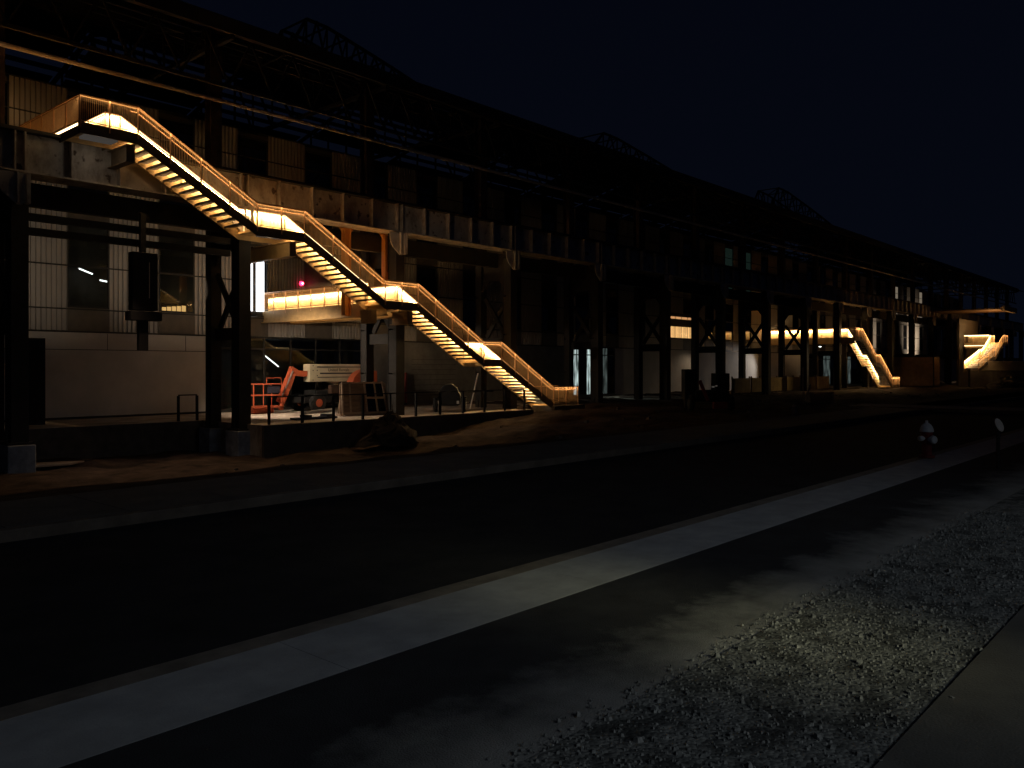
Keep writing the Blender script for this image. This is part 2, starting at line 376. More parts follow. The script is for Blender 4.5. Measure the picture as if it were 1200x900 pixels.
# ------------------------------------------------------------------ staircases
def stair(root, knots, W, bridges, mids, lamp_w=140., near_w=4.6, bridge_w=(1., 1.), pitch=.06, open_end=True):
    """u along the run, v across (0 = street side, W = building side)"""
    def Z(u):
        for (a, za), (b, zb) in zip(knots[:-1], knots[1:]):
            if a <= u <= b: return za + (zb - za) * (u - a) / (b - a)
        return knots[-1][1]
    top = [(u, z + .1) for u, z in knots]; bot = [(u, z - .27) for u, z in knots]
    MB().seg(top, bot, -.03, .03).done('stringer', 'stair_steel', root)
    MB().seg(top, bot, W - .03, W + .03).done('stringer', 'stair_soffit', root)
    for (a, za), (b, zb) in zip(knots[:-1], knots[1:]):
        if abs(za - zb) < .05:
            mm = MB().box(a - .02, b + .02, .035, W - .035, za - .07, za)
            mm.done('landing_deck', 'stair_soffit', root)
        else:
            n = round(abs(za - zb) / .171); r = (zb - za) / n; t = (b - a) / n
            for i in range(1, n):
                z = za + r * i; u0 = a + t * (i - 1)
                tr = MB().box(u0, u0 + t + .02, .035, W - .035, z - .045, z)
                tr.box(u0, u0 + .02, .035, W - .035, z - .09, z - .046)
                tr.done('tread', 'tread', root)
    # street-side balustrade: posts, rails, flat pickets
    pu = []
    for k, ((a, za), (b, zb)) in enumerate(zip(knots[:-1], knots[1:])):
        n = mids[k] + 1
        pu += [a + (b - a) * i / n for i in range(n)]
    pu.append(knots[-1][0])
    for u in pu:
        MB().box(u - .022, u + .022, -.05, .0, Z(u) - .1, Z(u) + 1.0).done('post', 'rail', root)
    rt = [(u, -.025, z + 1.01) for u, z in knots]
    MB().tube(rt, .026).done('top_rail', 'rail', root)
    hr = [(u, .1, z + .84) for u, z in knots]; hr = [(hr[0][0] + 1.7, .1, hr[0][2])] + hr[1:] if knots[0][1] > 8 else hr
    MB().tube(hr, .021).done('handrail', 'rail', root)
    for (a, za), (b, zb) in zip(knots[:-1], knots[1:]):
        p = MB(); n = max(1, int((b - a) / pitch))
        for i in range(n):
            u = a + (b - a) * (i + .5) / n; z = Z(u)
            p.box(u - .0025, u + .0025, -.03, -.012, z + .13, z + .97)
        s_ = (zb - za) / (b - a)
        for dz in (.13, .93):
            p.hull8([(a, -.03, za + dz), (b, -.03, zb + dz), (b, -.012, zb + dz), (a, -.012, za + dz),
                     (a, -.03, za + dz + .03), (b, -.03, zb + dz + .03), (b, -.012, zb + dz + .03), (a, -.012, za + dz + .03)])
        p.done('picket_screen', 'picket', root)
    # building-side: glowing panels under the LED handrail
    cuts = [(u0, u1) for u0, u1, *_ in bridges]
    segs = []
    for (a, za), (b, zb) in zip(knots[:-1], knots[1:]):
        spans = [(a, b)]
        for c0, c1 in cuts:
            ns = []
            for s0, s1 in spans:
                if c1 <= s0 or c0 >= s1: ns.append((s0, s1))
                else:
                    if c0 > s0 + .05: ns.append((s0, c0))
                    if c1 < s1 - .05: ns.append((c1, s1))
            spans = ns
        segs += spans
    def led(p0, p1, out, name='led_lamp', w=lamp_w, parent=root):
        p0 = Vector(p0); p1 = Vector(p1); L_ = (p1 - p0).length
        la = bpy.data.lights.new(name, 'AREA'); la.shape = 'RECTANGLE'; la.size = L_; la.size_y = .035
        la.energy = w * L_; la.color = LEDC
        o = bpy.data.objects.new(name, la); COL.objects.link(o); o.parent = parent
        xx = (p1 - p0).normalized(); d = (Vector((0, 0, -1)) + Vector(out) * .5); d = (d - xx * d.dot(xx)).normalized()
        zz = -d; yy = zz.cross(xx)
        o.matrix_local = Matrix.Translation((p0 + p1) / 2) @ Matrix((xx, yy, zz)).transposed().to_4x4()
        return o
    ends = segs[-1]
    for (a, b) in segs:
        za, zb = Z(a + 1e-4), Z(b - 1e-4)
        last = open_end and b > knots[-2][0] + .05
        if not last:
            MB().seg([(a, za + .93), (b, zb + .93)], [(a, za + .06), (b, zb + .06)], W - .004, W + .004).done('light_panel', 'back_panel', root)
            MB().seg([(a, za + .955), (b, zb + .955)], [(a, za + .935), (b, zb + .935)], W - .06, W - .03).done('led_strip', 'led', root)
            led((a + .03, W - .1, za + .91), (b - .03, W - .1, zb + .91), (0, 1, 0))
        MB().tube([(a, W + .0, za + 1.0), (b, W + .0, zb + 1.0)], .026).done('top_rail', 'rail', root)
        n = max(1, round((b - a) / 1.1))
        for i in range(n + 1):
            u = a + (b - a) * i / n; z = za + (zb - za) * i / n
            MB().box(u - .015, u + .015, W - .03, W - .006, z, z + .98).done('post', 'rail', root)
    # bridges back to the building
    for (a, za), (b, zb) in zip(knots[:-1], knots[1:]):
        led((a + .03, .02, za + .97), (b - .03, .02, zb + .97), (0, .9, 0), w=near_w)
        led((a + .03, -.085, za + .96), (b - .03, -.085, zb + .96), (0, 1.2, 0), w=near_w * .45)  # outer strip light added to brighten posts and stringer faces
    for bi, (u0, u1, L_, box) in enumerate(bridges):
        z = Z((u0 + u1) / 2)
        MB().box(u0 + .05, u1 - .05, W, W + L_, z - .08, z).done('bridge_deck', 'stair_soffit', root)
        for u, side in ((u0, -1), (u1, 1)):
            if box:
                bb = MB().box(u - .02, u + .02, W - 1.32 if side < 0 else W, W + L_, z - .5, z + .08)
                bb.box(u - .14, u + .1, W - 1.32 if side < 0 else W, W + L_, z - .56, z - .503)
                bb.done('bridge_beam', 'stair_soffit', root)
            else:
                MB().box(u - .02, u + .02, .03 if side < 0 else W, W + L_, z - .3, z + .08).done('bridge_beam', 'stair_steel', root)
            v0 = W if (side > 0 or u0 > knots[0][0] + .1) else 0.
            MB().tube([(u, v0, z + 1.01), (u, W + L_, z + 1.01)], .026).done('top_rail', 'rail', root)
            n = round((L_ + W - v0) / 1.1)
            for i in range(n + 1):
                v = v0 + (W + L_ - v0) * i / n
                MB().box(u - .022, u + .022, v - .02, v + .02, z - .1, z + 1.0).done('post', 'rail', root)
            if side < 0:
                p = MB(); n = int((W + L_ - v0) / pitch)
                for i in range(n):
                    v = v0 + (W + L_ - v0) * (i + .5) / n
                    p.box(u - .012, u + .006, v - .0025, v + .0025, z + .13, z + .97)
                if box: led((u - .16, W + .2, z + .95), (u - .16, W + L_ - .1, z + .95), (.7, 0, 0), w=near_w * .8)  # outer strip light added to brighten the bridge beam side
                for dz in (.13, .93): p.box(u - .012, u + .006, v0, W + L_, z + dz, z + dz + .03)
                p.done('picket_screen', 'picket', root)
            else:
                MB().box(u - .004, u + .004, W, W + L_, z + .06, z + .93).done('light_panel', 'back_panel', root)
                MB().box(u - .06, u - .03, W, W + L_, z + .935, z + .955).done('led_strip', 'led', root)
                led((u - .1, W + .03, z + .91), (u - .1, W + L_ - .03, z + .91), (1, 0, 0), w=lamp_w * bridge_w[bi])

K1 = [(10.9, 10.05), (12.8, 10.05), (17.4, 7.44), (19.55, 7.44), (23.75, 4.95), (25.7, 4.95), (30.1, 2.39), (31.4, 2.39), (35.7, 0.0), (37.9, 0.0)]
st = thing('outdoor_staircase', 'long nearest staircase of four lit flights descending from the upper left landing', 'staircase', (0, 28.6, 0), group='lit outdoor staircases')
stair(st, K1, 1.4, [(10.9, 12.3, 8.55, False), (23.9, 25.55, 11.0, True)], [1, 3, 1, 2, 1, 3, 0, 3, 1], bridge_w=(.2, .8))
# landing support beams, soffit fixtures
def hbeam(name, x, y0, y1, ztop, d, w, mat, parent):
    return MB().box(x - .012, x + .012, y0, y1, ztop - d + .025, ztop - .025).box(x - w / 2, x + w / 2, y0, y1, ztop - d, ztop - d + .024) \
        .box(x - w / 2, x + w / 2, y0, y1, ztop - .024, ztop).box(x - w / 2, x + w / 2, y0 - .012, y0 - .001, ztop - d, ztop).done(name, mat, parent)
hbeam('support_beam', 12.62, .15, 3.9, 9.76, .6, .3, 'stair_steel', st)
hbeam('support_beam', 19.1, .15, 3.9, 7.15, .6, .3, 'stair_soffit', st)
hbeam('support_beam', 25.35, .15, 1.4, 4.66, .6, .3, 'stair_soffit', st)
hbeam('support_beam', 23.5, .45, 1.4, 4.66, .6, .3, 'stair_soffit', st)
MB().box(11.3, 12.35, .5, 1.1, 9.86, 9.95).done('soffit_fixture', 'fixture', st)
MB().box(17.8, 18.9, .5, .75, 7.26, 7.33).done('soffit_fixture', 'fixture', st)
MB().box(10.875, 10.885, .1, 3.2, 10.04, 10.12).done('led_strip', 'led', st)  # added glowing strip for the bright gap under the side screen

K2 = [(23.75 + 59.2, 4.95), (84.8, 4.95), (89., 2.39), (90.2, 2.39), (94.2, 0.), (96.6, 0.)]
st2 = thing('outdoor_staircase', 'distant lit staircase of two flights, right of the dark column row', 'staircase', (0, 28.6, 0), group='lit outdoor staircases')
stair(st2, K2, 1.4, [(83.0, 84.7, 8.5, True)], [1, 2, 0, 3, 1], lamp_w=80, near_w=12, pitch=.12)
m = MB().box(82.95, 96.6, 1.52, 1.54, -.3, -.05)
m.done('footing', 'kerbwall', st2)

# third stair: runs away from the camera, up to a bridge
c3 = thing('outdoor_staircase', 'farthest lit staircase, at the right edge above the low pale wall', 'staircase', (100.7, 21.7, 0), group='lit outdoor staircases')
stair(c3, [(0, 1.75), (7, 3.2), (8.2, 3.2), (12.4, 4.95), (14.5, 4.95)], 1.4, [(12.6, 14.3, 2.8, True)], [2, 0, 2, 1], lamp_w=80, near_w=6, bridge_w=(.03,), pitch=.2, open_end=False)
MB().box(12.3, 12.36, 1.5, 4.2, 5.88, 5.97).box(12.3, 12.36, 1.5, 4.2, 4.66, 4.72).done('lit_rail', 'led', c3)

# hanger posts between girder and bridge
for k, (x, lab) in enumerate(((23.42, 'orange steel hanger post under the girder, left of the pair at the middle landing'),
                              (25.78, 'orange steel hanger post under the girder, right of the pair at the middle landing'),
                              (84.9, 'distant orange hanger post above the far lit walkway'))):
    m = MB(); w = .17; d = .14
    m.box(x - w, x - w + .02, 30.95 - d, 30.95 + d, 4.45, 8.48).box(x + w - .02, x + w, 30.95 - d, 30.95 + d, 4.45, 8.48)
    m.box(x - w + .02, x + w - .02, 30.94, 30.96, 4.45, 8.48)
    m.prism([(x - w, 8.48), (x - w - .22, 8.48), (x - w, 8.2)], 30.9, 31.0); m.prism([(x + w, 8.48), (x + w, 8.2), (x + w + .22, 8.48)], 30.9, 31.0)
    tag(m.done('hanger_post', 'orange_post'), lab, 'post', 'orange hanger posts')

# ------------------------------------------------------------------ old mill frame
BAY = 8.15; CX = [9.6 + BAY * i for i in range(-1, 21)]
col = thing('mill_column', 'x', 'column', (CX[0], 0, 0), group='steel columns of the mill frame')
def leg(y, w, d, z1, name='leg'):
    m = MB(); m.box(-w / 2, w / 2, y - d / 2, y - d / 2 + .03, -.4, z1).box(-w / 2, w / 2, y + d / 2 - .03, y + d / 2, -.4, z1)
    m.box(-.03, .03, y - d / 2 + .03, y + d / 2 - .03, -.4, z1)
    for sx in (-1, 1):      # plates closing the sides, with gaps at the battens
        a = -.3
        while a < z1 - .2:
            b = min(a + 2.05, z1 - .05)
            m.box(sx * (w / 2 - .03) - .008, sx * (w / 2 - .03) + .008, y - d / 2 + .031, y + d / 2 - .031, a, b); a = b + .06
    m.box(-w / 2 - .12, w / 2 + .12, y - d / 2 - .1, y + d / 2 + .1, -.45, -.38)
    m.prism([(-w / 2, -.38), (-w / 2 - .1, -.38), (-w / 2, .3)], y - .03, y + .03); m.prism([(w / 2, -.38), (w / 2, .3), (w / 2 + .1, -.38)], y - .03, y + .03)
    return m.done(name, 'steel_dark', col)
leg(30.35, .52, .6, 8.47); leg(32.55, .46, .46, 8.6); 
m = MB(); m.box(-.25, .25, 32.3, 32.33, 8.6, 16.2).box(-.25, .25, 32.77, 32.8, 8.6, 16.2).box(-.02, .02, 32.33, 32.77, 8.6, 16.2); m.done('upper_leg', 'steel_rust', col)
for z0, z1 in ((3.75, 5.95),):
    m = MB(); m.bar((0, 30.6, z0), (0, 32.2, z1), .12, .24).bar((.13, 30.6, z1), (.13, 32.2, z0), .12, .24); m.done('cross_brace', 'steel_dark', col)
MB().box(-.05, .05, 30.64, 32.33, 3.2, 3.7).done('batten_plate', 'steel_dark', col)
m = MB().box(-.05, .05, 30.64, 32.33, 6.9, 8.4); m.prism([(30.64, 6.9), (31.1, 6.9), (30.64, 6.3)], -.05, .05, 'yz'); m.prism([(32.33, 6.9), (32.33, 6.3), (31.87, 6.9)], -.05, .05, 'yz')
m.done('gusset_plate', 'steel_dark', col)
MB().box(-.42, .42, 29.85, 30.85, -2.4, -.46).done('pier', 'pier', col, bevel=.03)
MB().box(-.42, .42, 32.1, 33.0, -2.4, -.46).done('pier', 'pier', col, bevel=.03)
m = MB()   # rounded bracket under the girder joint
pr = [(-.75, 8.44), (.12, 8.44), (.12, 7.5), (.02, 7.4), (-.14, 7.4), (-.3, 7.55), (-.55, 7.75), (-.7, 8.0)]
m.prism(pr, 29.93, 29.97); m.box(.12, .24, 29.8, 30.04, 7.45, 8.44); m.box(-.16, -.1, 29.8, 29.93, 7.45, 8.44)
m.done('bracket', 'girder', col)
ordn = ['first', 'second', 'third', 'fourth', 'fifth', 'sixth', 'seventh', 'eighth', 'ninth', 'tenth', 'eleventh', 'twelfth', 'thirteenth', 'fourteenth', 'fifteenth', 'sixteenth', 'seventeenth', 'eighteenth', 'nineteenth', 'twentieth', 'twenty-first', 'twenty-second']
for i, x in enumerate(CX):
    o = col if i == 0 else copy_tree(col)
    o.location.x = x
    if i >= 10:
        for ch in list(o.children):
            if ch.name.startswith(('cross_brace', 'gusset_plate')): bpy.data.objects.remove(ch)
    if i == 0: o['label'] = 'black steel column just outside the left edge of the photo'
    elif i == 1: o['label'] = 'wide black steel column on a concrete pier at the left edge'
    elif i == 2: o['label'] = 'black steel column with a visible X brace, left of the boom lift'
    else: o['label'] = 'dark steel column in the receding row, %s beyond the X braced column' % ordn[i - 3]

gx0, gx1 = CX[0] - 4, CX[-1] + 1
g = thing('crane_girder', 'long stained pale plate girder with ribs running above the columns', 'girder', (0, 0, 0))
MB().box(gx0, gx1, 30.29, 30.32, 8.56, 9.84).done('web', 'girder', g)
MB().box(gx0, gx1, 30.02, 30.6, 9.845, 9.9).done('top_flange', 'steel_dark', g)
MB().box(gx0, gx1, 30.02, 31.1, 8.5, 8.555).done('bottom_flange', 'girder', g)
n = 0
for i, x in enumerate(CX):
    for k in range(5):
        xx = x + BAY / 5 * k
        if k == 0:
            for s_ in (-.16, .14):
                MB().box(xx + s_, xx + s_ + .05, 30.05, 30.285, 8.56, 9.84).done('stiffener', 'girder_rib', g); n += 1
        elif n < 99:
            MB().box(xx - .04, xx + .02, 30.05, 30.285, 8.56, 9.84).done('stiffener', 'girder_rib', g); n += 1
MB().box(gx0, gx1, 30.25, 30.4, 9.9, 10.02).done('crane_rail', 'steel_dark', g)

def beam(name, label, x0, x1, y0, y1, z0, z1, mat, grp=None):
    m = MB().box(x0, x1, y0, y0 + .02, z0, z1).box(x0, x1, y0 + .021, y1, z0, z0 + .03).box(x0, x1, y0 + .021, y1, z1 - .03, z1)
    return tag(m.done(name, mat), label, 'beam', grp)
beam('tie_beam', 'deep black tie beam directly below the pale girder', gx0, gx1, 31.2, 31.5, 7.62, 8.42, 'steel_dark', 'dark horizontal beams')
beam('tie_beam', 'upper of two thin black beams across the left corrugated panels', gx0, 17.2, 30.2, 30.45, 6.98, 7.22, 'steel_dark', 'dark horizontal beams')
beam('tie_beam', 'lower of two thin black beams across the left corrugated panels', gx0, 17.2, 30.2, 30.45, 6.5, 6.74, 'steel_dark', 'dark horizontal beams')
m = MB().tube([(gx0, 32.15, 13.25), (gx1, 32.15, 13.25)], .09, 8)
tag(m.done('overhead_pipe', 'pale_rail'), 'long pale pipe running high above the staircase', 'pipe')

# roof of the mill: trusses, purlins, panel rows with gaps
rf = thing('mill_roof', 'dark skeletal gable roof over the whole mill frame', 'roof', (0, 0, 0))
def rz_(y): return 16.15 + (min(y, 90 - y) - 31) * .25
MB().box(gx0, gx1, 30.9, 31.1, 15.7, 16.3).done('eave_beam', 'steel_dark', rf)
m = MB()
for i, x in enumerate(CX):
    for k in range(4):
        a = x + BAY / 4 * k; b = a + BAY / 4
        if b > gx1: continue
        m.bar((a, 31.3, 13.7), (a + BAY / 8, 31.3, 15.7), .08).bar((a + BAY / 8, 31.3, 15.7), (b, 31.3, 13.7), .08)
m.box(gx0, gx1, 31.22, 31.36, 13.55, 13.7)
m.done('eave_lattice', 'steel_dark', rf)
for r in range(17):
    y = 31.2 + r * 1.72
    if r in (3, 6, 11): wdt = 1.1
    else: wdt = 1.45
    m = MB()
    for i, x in enumerate(CX):
        if random.random() < .12: continue
        o_ = random.uniform(0, .8)
        m.hull8([(x + .1 + o_, y, rz_(y)), (x + BAY - .1, y, rz_(y)), (x + BAY - .1, y + wdt, rz_(y + wdt)), (x + .1 + o_, y + wdt, rz_(y + wdt)),
                 (x + .1 + o_, y, rz_(y) + .06), (x + BAY - .1, y, rz_(y) + .06), (x + BAY - .1, y + wdt, rz_(y + wdt) + .06), (x + .1 + o_, y + wdt, rz_(y + wdt) + .06)])
    m.box(gx0, gx1, y + .5, y + .6, rz_(y + .5) - .32, rz_(y + .5) - .08)
    m.done('roof_panel_row', 'roof_panel', rf)
for x in CX:
    m = MB(); m.bar((x, 31, 15.6), (x, 59, 15.6), .18); m.bar((x, 31, 16.0), (x, 45, 19.4), .18); m.bar((x, 45, 19.4), (x, 59, 16.0), .18)
    for k in range(14):
        y = 31 + k * 2; m.bar((x, y, 15.6), (x, y + (2 if y < 45 else 0), rz_(y + (2 if y < 45 else 0)) - .2), .1)
        m.bar((x, y, 15.6), (x, y, rz_(y) - .2), .08)
    m.done('roof_truss', 'steel_dark', rf)
# surviving lattice frames standing above the eave
for (xa0, xb0, zp, lab) in ((21.5, 32., 18.6, 'faint open lattice frame above the roof edge, nearest and highest'),
                            (45., 60., 18.3, 'faint open lattice frame above the roof edge, middle of three'),
                            (73., 92., 19.2, 'faint open lattice frame above the roof edge, farthest of three')):
    m = MB(); n = 9; L_ = xb0 - xa0
    def tz(t): return 16.4 + (zp - 16.4) * (t / .12 if t < .12 else (1 - (t - .12) / .88) ** .8)
    for k in range(n):
        t0, t1 = k / n, (k + 1) / n; tm = (t0 + t1) / 2
        for yy in (33., 35.):
            m.bar((xa0 + L_ * t0, yy, tz(t0)), (xa0 + L_ * t1, yy, tz(t1)), .12)
            m.bar((xa0 + L_ * t0, yy, 16.5), (xa0 + L_ * tm, yy, tz(tm)), .08); m.bar((xa0 + L_ * tm, yy, tz(tm)), (xa0 + L_ * t1, yy, 16.5), .08)
            m.bar((xa0 + L_ * t0, yy, 16.5), (xa0 + L_ * t0, yy, tz(t0)), .07)
        m.bar((xa0 + L_ * t0, 33, tz(t0)), (xa0 + L_ * t0, 35, tz(t0)), .07); m.bar((xa0 + L_ * t0, 33, tz(t0)), (xa0 + L_ * t1, 35, tz(t1)), .06)
    m.bar((xa0, 33, 16.5), (xb0, 33, 16.5), .12); m.bar((xa0, 35, 16.5), (xb0, 35, 16.5), .12)
    tag(m.done('roof_lattice', 'steel_dark'), lab, 'lattice frame', 'lattice frames above the roof')

# ------------------------------------------------------------------ inner building
bd = thing('workshop_building', 'long three storey building of pale corrugated panels and dark windows behind the columns', 'building', (0, 38.6, 0))
YF = 0.
def corr_mesh(w, z0, z1, pitch=.19, dep=.085):
    m = MB(); n = int(w / pitch); p = w / n; prof = []
    for i in range(n):
        a = i * p; prof += [(a, 0), (a + p * .5, 0), (a + p * .6, dep), (a + p * .9, dep)]
    prof.append((w, 0)); 
    lo = [m.bm.verts.new((x, d, z0)) for x, d in prof]; hi = [m.bm.verts.new((x, d, z1)) for x, d in prof]
    for i in range(len(prof) - 1): m.bm.faces.new([lo[i], lo[i + 1], hi[i + 1], hi[i]])
    return m
P = 4.075; NW = 39
cp = corr_mesh(2.27, 3.7, 14.3).done('corrugated_panel', 'corrugated', bd); cp.location.x = 14.2 + 1.8 - P * 5
win = MB(); z_rows = [(4.72, 8.42), (9.0, 12.6)]
def win_part(z0, z1, nm):
    f = MB(); w = 1.8; t = .07
    f.box(0, t, .0, .1, z0, z1).box(w - t, w, .0, .1, z0, z1).box(t, w - t, .0, .1, z0, z0 + t).box(t, w - t, 0, .1, z1 - t, z1)
    f.box(t, w - t, .02, .08, z0 + (z1 - z0) * .5, z0 + (z1 - z0) * .5 + .05)
    fr = f.done('window', 'frame_dark', bd)
    pn = MB().box(t, w - t, .085, .1, z0 + t, z1 - t).done('pane', 'glass', fr)
    return fr
w1 = win_part(4.72, 8.42, 'a'); w2 = win_part(9.6, 14.0, 'b')
sp = MB().box(0, 1.8, .03, .08, 3.72, 4.715).done('spandrel_panel', 'spandrel', bd)
sp2 = MB().box(0, 1.8, .03, .08, 8.425, 9.595).done('spandrel_panel', 'spandrel', bd)
for o in (w1, w2, sp, sp2): o.location.x = 14.2 - P * 5
LIT = {(25, 0): 'glass_warm_dim', (0, 0): 'clear_glass', (1, 0): 'clear_glass', (15, 1): 'glass_green', (16, 1): 'glass_green', (28, 1): 'glass_pale', (30, 1): 'glass_pale', (31, 1): 'glass_pale'}
for k in range(-4, NW - 5 + 2):
    if k == 2:       # cut away round the recess of the middle bridge
        c = corr_mesh(2.27, 3.7, 4.62).done('corrugated_panel', 'corrugated', bd); c.location.x = 14.2 + 1.8 + P * k
        c = corr_mesh(2.27, 8.42, 14.3).done('corrugated_panel', 'corrugated', bd); c.location.x = 14.2 + 1.8 + P * k
    else:
        c = copy_tree(cp, bd); c.location.x = 14.2 + 1.8 + P * k
    for r, w in ((0, w1), (1, w2)):
        if r == 0 and k == 3: continue
        c = w.copy(); COL.objects.link(c); c.parent = bd; c.location.x = 14.2 + P * k
        pn = w.children[0]; q = pn.copy(); COL.objects.link(q); q.parent = c
        key = (k, r)
        if key in LIT:
            q.data = pn.data.copy(); q.data.materials.clear(); q.data.materials.append(M[LIT[key]])
    for q in (sp, sp2):
        c = copy_tree(q, bd); c.location.x = 14.2 + P * k
bx0, bx1 = -10, 166
m = MB()
for z in (3.62, 4.62, 6.52, 8.42, 10.3, 12.9, 14.28):
    if z == 6.52: m.box(bx0, 22.9, -.02, .0, z, z + .06).box(28.3, bx1, -.02, .0, z, z + .06)
    else: m.box(bx0, bx1, -.02, .0, z, z + .06)
m.done('facade_rail', 'frame_dark', bd)
m = MB().box(bx0, 14.1, .12, .3, -.2, 14.2).box(14.1, 20.2, .12, .3, -.2, 4.7).box(14.1, 20.2, .12, .3, 8.45, 14.2).box(16.05, 18.2, .12, .3, 4.7, 8.45)
m.box(20.2, 20.7, .12, .3, -.2, 14.2).box(20.7, 23.9, .12, .3, 3.6, 14.2).box(30.4, bx1, .12, .3, -.2, 14.2).box(28.3, 30.4, .12, .3, 3.6, 14.2).box(23.9, 28.3, .12, .3, 3.6, 4.6)
m.box(14.0, 20.6, 4.2, 4.4, -.2, 8.6).box(14.0, 14.1, .3, 4.2, 4.6, 8.6).box(20.2, 20.3, .3, 4.2, 4.6, 8.6).box(14.1, 20.2, .3, 4.2, 8.46, 8.6).box(14.1, 20.2, .3, 4.2, 4.5, 4.68)
m.box(20.6, 30.5, 4.0, 4.2, -.2, 3.7).box(20.5, 20.6, .3, 4.0, -.2, 3.7).box(30.4, 30.5, .3, 4.0, -.2, 3.7).box(20.6, 30.4, .3, 4.0, 3.61, 3.7).box(23.9, 28.3, .12, .3, 8.42, 14.2)
m.box(23.8, 23.899, .3, 2.8, 4.6, 8.5).box(28.3, 28.4, .3, 2.8, 4.6, 8.5).box(23.9, 28.3, .3, 2.8, 8.43, 8.55).box(25.7, 28.3, .301, 2.8, 4.7, 4.9).box(23.8, 28.4, 2.8, 3.0, 4.6, 8.5).box(bx0, bx1, .301, 19, 14.0, 14.3).box(bx0, bx1, 18.8, 19, -.2, 14.2).box(bx0 - .2, bx0, 0, 19, -.2, 14.3).box(bx1, bx1 + .2, 0, 19, -.2, 14.3)
m.done('wall', 'spandrel', bd)
def base(x0, x1, mat, name='base_wall', joints=True):
    MB().box(x0, x1, .02, .1, -.2, 3.62).done(name, mat, bd)
base(bx0, 20.7, 'base_wall')
m = MB(); m.box(bx0, 20.7, .005, .019, 2.85, 2.88)
for x in (12.0, 15.9, 19.6): m.box(x, x + .02, .005, .019, 2.88, 3.6)
m.box(bx0, 20.7, .0, .018, -.2, -.1)
m.done('wall_joint', 'frame_dark', bd)
def shopfront(x0, x1, n, pmats):
    f = MB(); w = (x1 - x0) / n
    for i in range(n + 1): f.box(x0 + i * w - .04, x0 + i * w + .04, 0, .1, -.2, 3.6)
    f.box(x0, x1, .01, .09, 3.0, 3.08).box(x0, x1, .01, .09, -.2, -.05)
    fr = f.done('shopfront', 'frame_dark', bd)
    for i in range(n): MB().box(x0 + i * w + .04, x0 + (i + 1) * w - .04, .06, .075, -.2, 3.6).done('pane', pmats[i % len(pmats)], fr)
shopfront(20.7, 30.4, 6, ['clear_glass'])
base(30.4, 34., 'grey_wall'); base(34.0, 38.2, 'grey_wall'); base(38.2, 50.4, 'grey_wall')
m = MB()
for z in [i * .32 for i in range(1, 9)]: m.box(34.2, 38., .0, .018, z, z + .02)
m.done('shutter_slat', 'frame_dark', bd)
shopfront(50.4, 56.2, 6, ['glass_coolb', 'glass', 'glass_coolb', 'glass_cool', 'glass_cool', 'glass'])
base(56.2, 96, 'base_wall'); shopfront(96, 120, 10, ['glass', 'glass', 'glass_cool']); base(120, 166, 'base_wall')
# lit doorway at the end of the middle bridge
d = MB().box(23.02, 23.2, -.06, -.02, 5.0, 7.75).done('door_light', 'led_white', bd)
d = MB().box(23.4, 23.86, -.06, -.02, 5.0, 8.0).done('door_light', 'led_white', bd)
for x_ in (64.72, 65.82, 66.92, 68.02):
    MB().box(x_, x_ + .98, -.04, -.02, 4.75, 5.75).done('lit_blind', 'glass_warm', bd)
    MB().box(x_, x_ + .98, -.04, -.02, 6.45, 6.65).done('lit_blind', 'glass_warm_dim2', bd)
    m = MB()
    for k in range(4): m.box(x_ + .12 + k * .22, x_ + .15 + k * .22, -.09, -.06, 4.7, 5.8)
    m.done('window_bar', 'frame_dark', bd)
MB().box(64.6, 69.1, -.018, -.001, 4.7, 7.0).done('window_surround', 'frame_dark', bd)
MB().box(23.12, 23.4, -.05, -.03, 5.0, 7.9).done('door_mullion', 'frame_dark', bd)
# corrugated recess right of the doorway, wide flat panel
corr_mesh(4.3, 4.95, 8.4).done('corrugated_panel', 'grey_wall', bd).location = (23.95, 2.65, 0)
MB().box(25.7, 28.3, -.01, .02, 4.7, 5.3).done('parapet', 'spandrel', bd)
ex = thing('exit_lamp', 'small round red lamp glowing behind the upper flight', 'lamp', (27.9, 41.0, 6.95))
MB().lathe([(.02, -.02), (.1, .0), (.13, .06), (.13, .12), (.05, .18)], (0, 0, 0), 16, 'y').done('housing', 'red_lamp', ex)
MB().lathe([(.0, -.05), (.05, -.03), (.055, .0)], (0, -.0, 0), 12, 'y').done('lens', 'red_lamp_core', ex)

# ------------------------------------------------------------------ hanging cabinet, dark cupboard
hc = thing('hanging_cabinet', 'black box hanging on a pole in front of the left corrugated panels', 'cabinet', (xa(167, 30.1)[0], 30.1, 0))
MB().box(-.46, .46, -.25, .15, 4.15, 6.25).box(-.55, .6, -.3, .2, 3.78, 4.12).done('box', 'steel_dark', hc, bevel=.02)
MB().box(-.16, .16, -.12, .1, 2.7, 3.775).box(-.1, .1, -.08, .08, 6.255, 7.7).done('pole', 'steel_dark', hc)
MB().box(.12, .15, -.262, -.255, 4.6, 5.9).done('seam', 'pale_rail', hc)
xq = xa(40, 36.2)[0]
dc = thing('dark_cupboard', 'tall dark cupboard against the pale wall beside the left column', 'cupboard', (xq, 36.2, ZT))
MB().box(-.3, .32, -.3, .3, 0, 3.45).done('body', 'frame_dark', dc, bevel=.02)
MB().box(-.28, .0, -.32, -.302, .1, 3.35).box(.02, .3, -.32, -.302, .1, 3.35).done('door', 'black_paint', dc)

